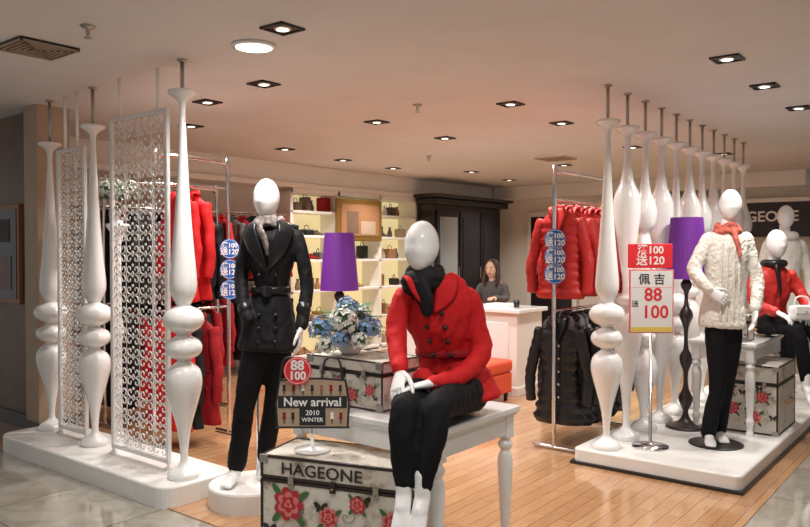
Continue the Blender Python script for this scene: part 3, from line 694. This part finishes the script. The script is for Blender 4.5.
b.tube(C([(3.03,6.10,1.42),(3.035,6.08,1.32),(3.04,6.07,1.2)]),[(.05,.02),(.05,.015),(.03,.012)],'blackp',8,sub=2)
hand(b,(2.94,5.90,1.055),(.05,-.08,-.04),(0,0,-1),1,'mann',.7); hand(b,(3.19,5.93,1.055),(-.03,-.09,-.04),(0,0,-1),-1,'mann',.7)
b.done()
b=B('white_handbag'); b.M=frameZ(W(2.985,5.80,1.003),W(1,.1,0))
b.box((0,-.04,0),(.19,.05,.12),'signwhite',.03,3); b.box((.02,-.048,.055),(.17,-.036,.115),'signwhite',.01); b.box((.085,-.054,.06),(.105,-.044,.08),'chrome',.003)
b.tube([(.03,0,.11),(.05,0,.18),(.14,0,.18),(.16,0,.11)],.006,'signwhite',8,sub=4); b.M=Matrix.Identity(4); b.done()

# --- far standing mannequin cream coat ---
b=B('standing_mannequin'); X,Y=3.82,7.55; S=(1,0,0)
egg(b,(X,Y-.02,1.88),.08,.095,.12,(-.2,-1,0),'mann')
b.tube(C([(X,Y,1.62),(X,Y,1.74),(X,Y,1.8)]),[.06,.05,.048],'mann',14)
garment(b,'pants',[([(X,Y,1.0),(X-.05,Y,.9),(X-.06,Y,.6),(X-.08,Y,.2)],[.1,.09,.065,.05]),([(X,Y,1.0),(X+.05,Y,.9),(X+.06,Y,.6),(X+.07,Y+.06,.2)],[.1,.09,.065,.05])],.014,3)
foot(b,(X-.08,Y-.01,.19),(X-.10,Y-.13,.145),'mann'); foot(b,(X+.07,Y+.05,.19),(X+.07,Y-.07,.145),'mann')
garment(b,'fur',[([(X,Y,1.70),(X,Y,1.65),(X,Y,1.58),(X,Y,1.45),(X,Y,1.28),(X,Y,1.1),(X,Y,.9)],[(.08,.07),(.13,.09),(.17,.12),(.17,.12),(.14,.11),(.18,.14),(.20,.15)],S),
 ([(X-.16,Y,1.6),(X-.20,Y,1.45),(X-.23,Y-.03,1.3),(X-.21,Y-.1,1.1)],[.06,.055,.05,.045]),([(X+.16,Y,1.6),(X+.20,Y,1.45),(X+.23,Y-.03,1.3),(X+.21,Y-.1,1.1)],[.06,.055,.05,.045])],.013,2)
b.tube([W(X+.09*math.cos(a),Y+.085*math.sin(a),1.69) for a in [2*math.pi*k/20 for k in range(20)]],.045,'fur',8,closed=True)
hand(b,(X-.21,Y-.11,1.08),(0,-.03,-.1),(1,0,0),1,'mann'); hand(b,(X+.21,Y-.11,1.08),(0,-.03,-.1),(-1,0,0),-1,'mann')
b.done()

# ---------------- counter, ottoman, shop assistant ----------------
b=B('cash_counter'); b.box((6.9,3.95,.006),(7.45,5.6,.88),'trimw',.008); b.box((6.86,3.9,.88),(7.5,5.65,.925),'white',.01,3)
for k in range(3): b.box((6.885,4.05+k*.52,.15),(6.9,4.48+k*.52,.78),'white',.006)
b.box((6.88,3.93,.006),(7.46,5.62,.1),'trimw',.004); b.done()
b=B('paper_tray'); b.box((7.1,4.2,.926),(7.36,4.5,.94),'signwhite',.004); b.box((7.12,4.22,.94),(7.34,4.48,.955),'signwhite',.002); b.lathe([(.03,0),(.035,.08)],'blk',(7.15,4.1,.926),12); b.done()
b=B('ottoman_bench'); b.box((6.25,3.9,.09),(6.72,4.45,.30),'orange',.02,3); b.box((6.24,3.89,.30),(6.73,4.46,.43),'orange',.04,4)
for u in (6.3,6.67):
    for v in (3.95,4.4): b.lathe([(.018,.006),(.025,.1)],'dark',(u,v,0),10)
b.done()
q=V((8.0,4.90,.006))
b=B('bar_stool'); b.lathe([(.2,0),(.2,.015),(.03,.03),(.025,.5)],'chrome',q,24); b.lathe([(.17,.5),(.18,.53),(.17,.56),(.1,.57)],'blk',q,24); b.done()
b=B('shop_assistant')
fx=V((-.9,-.1,0)).normalized(); sx=fx.cross(V((0,0,1)))
def L(s_,f,z): return q+sx*s_+fx*f+V((0,0,z))
def garmW(m,parts,vox,it=4):
    T=B('t')
    for pts,r in parts: T.tube(pts,r,m,14,side=sx,sub=4)
    b.remesh(T,m,vox,it)
garmW('pants',[([L(-.05,0,.67),L(-.09,.02,.66),L(-.1,.2,.655),L(-.1,.36,.62),L(-.1,.37,.4),L(-.1,.34,.14)],[.11,.09,.075,.06,.055,.045]),([L(.05,0,.67),L(.09,.02,.66),L(.1,.2,.655),L(.1,.36,.62),L(.1,.37,.4),L(.1,.34,.14)],[.11,.09,.075,.06,.055,.045])],.013)
for s_ in (-.1,.1):
    T=B('t'); T.tube([L(s_,.29,.10),L(s_,.37,.08),L(s_,.46,.05)],[(.04,.04),(.045,.035),(.035,.02)],'blk',10,side=sx); b.remesh(T,'blk',.01,2)
garmW('grey',[([L(0,0,.66),L(0,0,.75),L(0,.02,.9),L(0,.04,1.06),L(0,.05,1.13),L(0,.05,1.17)],[(.16,.12),(.145,.11),(.15,.105),(.165,.095),(.10,.07),(.05,.05)]),
 ([L(-.155,.05,1.09),L(-.2,.10,.95),L(-.16,.30,.97)],[.05,.045,.035]),([L(.155,.05,1.09),L(.2,.12,.97),L(.14,.30,1.03)],[.05,.045,.035])],.012)
b.tube([L(0,.06,1.12),L(0,.07,1.21)],.042,'skin',12)
def hd(p):
    x,y,z=p; k=1-.25*max(0,-z/.115)**1.5
    y2=y+(.014*math.exp(-(x/.014)**2-((z+.015)/.022)**2) if y>0 else 0)
    return sx*x*k+fx*(y2)+V((0,0,z))
hc=L(0,.08,1.305)
b.ball(hc,(.074,.088,.112),'skin',26,22,hd)
for s_ in (-1,1):
    b.ball(hc+sx*.03*s_+fx*.077+V((0,0,.006)),(.013,.013,.008),'signwhite',8,6); b.ball(hc+sx*.03*s_+fx*.086+V((0,0,.006)),.007,'ink',8,6)
    b.tube([hc+sx*.016*s_+fx*.086+V((0,0,.024)),hc+sx*.032*s_+fx*.082+V((0,0,.03)),hc+sx*.047*s_+fx*.07+V((0,0,.024))],.003,'hair',5)
    b.ball(hc+sx*.074*s_+V((0,0,-.005)),(.012,.016,.028),'skin',8,6)
b.tube([hc+sx*-.022+fx*.080+V((0,0,-.052)),hc+fx*.086+V((0,0,-.05)),hc+sx*.022+fx*.080+V((0,0,-.052))],[.003,.006,.003],'lip',6,sub=2)
T=B('t'); T.ball(hc-fx*.02+V((0,0,.025)),(.088,.092,.105),'hair',20,14)
for s_ in (-1,1): T.tube([hc+sx*.06*s_-fx*.02+V((0,0,.06)),hc+sx*.082*s_-fx*.0+V((0,0,-.03)),hc+sx*.09*s_+fx*.02+V((0,0,-.13)),hc+sx*.08*s_+fx*.04+V((0,0,-.2))],[.03,.03,.03,.018],'hair',10,sub=3)
T.tube([hc-fx*.06,hc-fx*.09+V((0,0,-.1)),hc-fx*.08+V((0,0,-.2))],[(.07,.04),(.075,.035),(.05,.02)],'hair',12,side=sx,sub=3)
b.remesh(T,'hair',.008,2)
def handW(w,d,n,th):
    iw=lambda v:(v.x*CA-v.y*SA,v.x*SA+v.y*CA,v.z)
    hand(b,iw(w),iw(d),iw(n),th,'skin',.6,.9)
handW(L(-.15,.33,.975),fx,V((0,0,-1)),1); handW(L(.13,.33,1.03),fx,V((0,0,-1)),-1)
b.done()

# ---------------- flowers ----------------
def hydr(b,c,r,m,n=90):
    c=V(c); b.ball(c,r*.55,'green',10,6)
    for k in range(n):
        zz=1-2*(k+.5)/n; a=k*2.39996; d=V((math.sqrt(1-zz*zz)*math.cos(a),math.sqrt(1-zz*zz)*math.sin(a),zz))
        if d.z<-.6: continue
        d=(d+V((random.uniform(-.25,.25),random.uniform(-.25,.25),random.uniform(-.25,.25)))).normalized()
        t=d.orthogonal().normalized(); t.rotate(Matrix.Rotation(random.random()*6,3,d)); w=d.cross(t); p=c+d*r*random.uniform(.72,1.08); q=r*.27
        for dd in (t,w,-t,-w):
            e=d.cross(dd); lift=q*random.uniform(.1,.45)
            b.poly([p,p+dd*q*.55+e*q*.42+d*lift*.7,p+dd*q+d*lift,p+dd*q*.55-e*q*.42+d*lift*.7],m)
def leaf(b,p,d,L):
    d=V(d).normalized(); s_=d.cross(V((0,0,1))).normalized()*L*.28; p=V(p)
    b.add([p,p+d*L*.4+s_,p+d*L*.4+V((0,0,-.008)),p+d*L*.4-s_,p+d*L+V((0,0,-.02))],[[0,2,1],[0,3,2],[1,2,4],[2,3,4]],'green',False)
b=B('hydrangea_vase'); p=V((2.84,2.60,1.019)); 
b.lathe([(.04,0),(.06,.02),(.065,.05),(.045,.09),(.035,.10),(.045,.11)],'white',p,20,sub=2)
for (x,y,z,r,m) in ((-.42,3.72,1.16,.062,'hblue'),(-.30,3.70,1.20,.068,'hwhite'),(-.18,3.74,1.16,.06,'hblue'),(-.29,3.82,1.25,.06,'hblue'),(-.39,3.68,1.08,.048,'hwhite'),(-.22,3.68,1.10,.045,'hwhite'),(-.22,3.86,1.22,.045,'hwhite'),(-.32,3.66,1.11,.042,'hblue')):
    c=W(x,y,z); hydr(b,c,r,m,80); b.tube([p+V((0,0,.1)),(p+c)/2+V((0,0,.05)),c],.004,'green',5)
for k in range(30):
    a=k*.9; leaf(b,p+V((0,0,.07+.035*(k%5))),(math.cos(a),math.sin(a),.05+.15*(k%3)),.20)
b.done()
# tall flower pedestal behind the screens
b=B('flower_pedestal'); p=V((3.3,5.55,0))
b.lathe([(.11,.0),(.11,.03),(.05,.06),(.03,.12),(.03,.8),(.05,.9),(.03,1.0),(.028,1.6),(.06,1.7),(.09,1.74),(.09,1.76)],'white',p,20)
b.lathe([(.04,1.762),(.06,1.80),(.065,1.86),(.035,1.92),(.045,1.95)],'chrome',p,18,sub=2)
for k in range(7):
    a=k*.9; hydr(b,p+V((.10*math.cos(a)*(k>0),.10*math.sin(a)*(k>0),2.06-.03*(k%3))),.06,'hwhite',50)
for k in range(10): leaf(b,p+V((0,0,1.95)),(math.cos(k*.63),math.sin(k*.63),.2),.2)
b.done()

# ---------------- handbag stand sign on trunk ----------------
b=B('new_arrival_sign_stand'); P=W(-.43,3.46,.623)
b.lathe([(.085,0),(.085,.006),(.02,.014),(.008,.02),(.008,.12)],'white',P,28)
T=frame(W(-.425,3.44,.845),RIGHT); b.M=T
pts=[(-.165,-.115),(.165,-.115),(.172,.0),(.155,.11),(.05,.118),(-.05,.118),(-.155,.11),(-.172,0)]
b.add([(x,y,z) for z in (-.006,.006) for x,y in pts],[list(range(8))[::-1],list(range(8,16))]+[[i,(i+1)%8,8+(i+1)%8,8+i] for i in range(8)],'ink',False)
b.add([(x*.95,y*.93,.0072) for x,y in pts],[list(range(8))],'beige',False)
b.poly([(-.158,-.02,.0095),(.158,-.02,.0095),(.158,.035,.0095),(-.158,.035,.0095)],'ink')
b.poly([(-.06,-.100,.0092),(.06,-.100,.0092),(.06,-.02,.0092),(-.06,-.02,.0092)],'ink')
b.tube([(-.165,-.11,.004),(.165,-.11,.004)],.006,'ink',6); 
for x0 in (-.10,.09):
    b.tube([(x0-.05,.10,.0),(x0-.03,.20,0),(x0+.03,.20,0),(x0+.05,.10,0)],.005,'ink',8,sub=5)
# small printed fashion figures on the board
def figp(x,y,s,c):
    b.poly(ell(x,y,.0086,.20*s,.25*s),'skin'); b.poly(ell(x,y+.1*s,.0084,.26*s,.26*s),'hair')
    b.poly([(x-.35*s,y-.3*s,.0082),(x+.35*s,y-.3*s,.0082),(x+.28*s,y-1.0*s,.0082),(x+.42*s,y-1.7*s,.0082),(x-.42*s,y-1.7*s,.0082),(x-.28*s,y-1.0*s,.0082)],c)
    for g in (-1,1): b.poly([(x+g*.12*s-.09*s,y-1.7*s,.0081),(x+g*.12*s+.09*s,y-1.7*s,.0081),(x+g*.14*s+.06*s,y-2.7*s,.0081),(x+g*.14*s-.06*s,y-2.7*s,.0081)],'ink')
for k in range(7): figp(-.13+k*.043,.092,.020,('ink','redd','signwhite','ink','tan','redd','ink')[k])
for x,c in ((-.13,'redd'),(-.09,'ink'),(.09,'signwhite'),(.13,'redd')): figp(x,-.034,.022,c)
b.M=Matrix.Identity(4)
b.text('New arrival',.056,T@Matrix.Translation((0,.006,.0105)),'signwhite',.001)
b.text('2010',.032,T@Matrix.Translation((0,-.043,.010)),'signwhite',.0004); b.text('WINTER',.026,T@Matrix.Translation((0,-.075,.010)),'signwhite',.0004)
T=frame(W(-.49,3.41,1.0),RIGHT); b.M=T
b.lathe([(.002,-.003),(.064,-.003),(.064,.003),(.002,.003)],'signred',(0,0,0),28,smooth=False); b.lathe([(.057,.003),(.057,.004),(.059,.004),(.059,.003)],'signwhite',(0,0,0),28,smooth=False,cap=False)
b.tube([(-.0,-.055,-.004),(0,-.1,-.008)],.004,'chrome',6)
b.M=Matrix.Identity(4)
b.text('88',.062,T@Matrix.Translation((0,.023,.005)),'signwhite',.002); b.text('100',.052,T@Matrix.Translation((0,-.024,.005)),'signwhite',.002)
b.done()

# ---------------- price sign stand ----------------
b=B('price_sign_stand'); P=W(1.78,5.42,.1205)
b.lathe([(.13,0),(.13,.012),(.03,.022),(.012,.03),(.010,.85)],'chrome',P,28)
T=frame(W(1.775,5.40,1.18),RIGHT); b.M=T
b.box((-.16,-.23,-.008),(.16,.23,.008),'pink',.004); b.box((-.150,-.220,.006),(.150,.220,.010),'signwhite'); b.box((-.148,-.218,.009),(.148,-.185,.0105),'yellow')
b.tube([(-.148,.10,.0105),(.148,.10,.0105)],.001,'signred',4)
b.M=Matrix.Identity(4)
b.text('佩 吉',.085,T@Matrix.Translation((0,.155,.011)),'ink',.001)
b.text('88',.13,T@Matrix.Translation((.01,.045,.011)),'signred',.002); b.text('100',.13,T@Matrix.Translation((.025,-.08,.011)),'signred',.002); b.text('送',.05,T@Matrix.Translation((-.12,-.02,.011)),'ink',.0005)
T=frame(W(1.76,5.40,1.51),RIGHT); b.M=T
b.box((-.155,-.09,-.006),(.165,.085,.006),'signred',.004); b.M=Matrix.Identity(4)
b.text('满100',.076,T@Matrix.Translation((.005,.038,.007)),'signwhite',.0015); b.text('送120',.082,T@Matrix.Translation((.005,-.038,.007)),'signwhite',.0015)
b.tube([W(1.78,5.42,1.39),W(1.78,5.42,1.45)],.006,'chrome',8)
b.done()

# ---------------- world & camera ----------------
w=bpy.data.worlds.new('mall_ambient'); scn.world=w; w.use_nodes=True
w.node_tree.nodes['Background'].inputs[0].default_value=(1,.98,.96,1); w.node_tree.nodes['Background'].inputs[1].default_value=.42
cam=bpy.data.cameras.new('camera'); cam.lens=33.33; cam.sensor_width=36; cam.clip_start=.05
o=bpy.data.objects.new('camera',cam); o.location=(0,0,1.55); o.rotation_euler=(math.radians(90-1.03),0,-ANG); scn.collection.objects.link(o); scn.camera=o
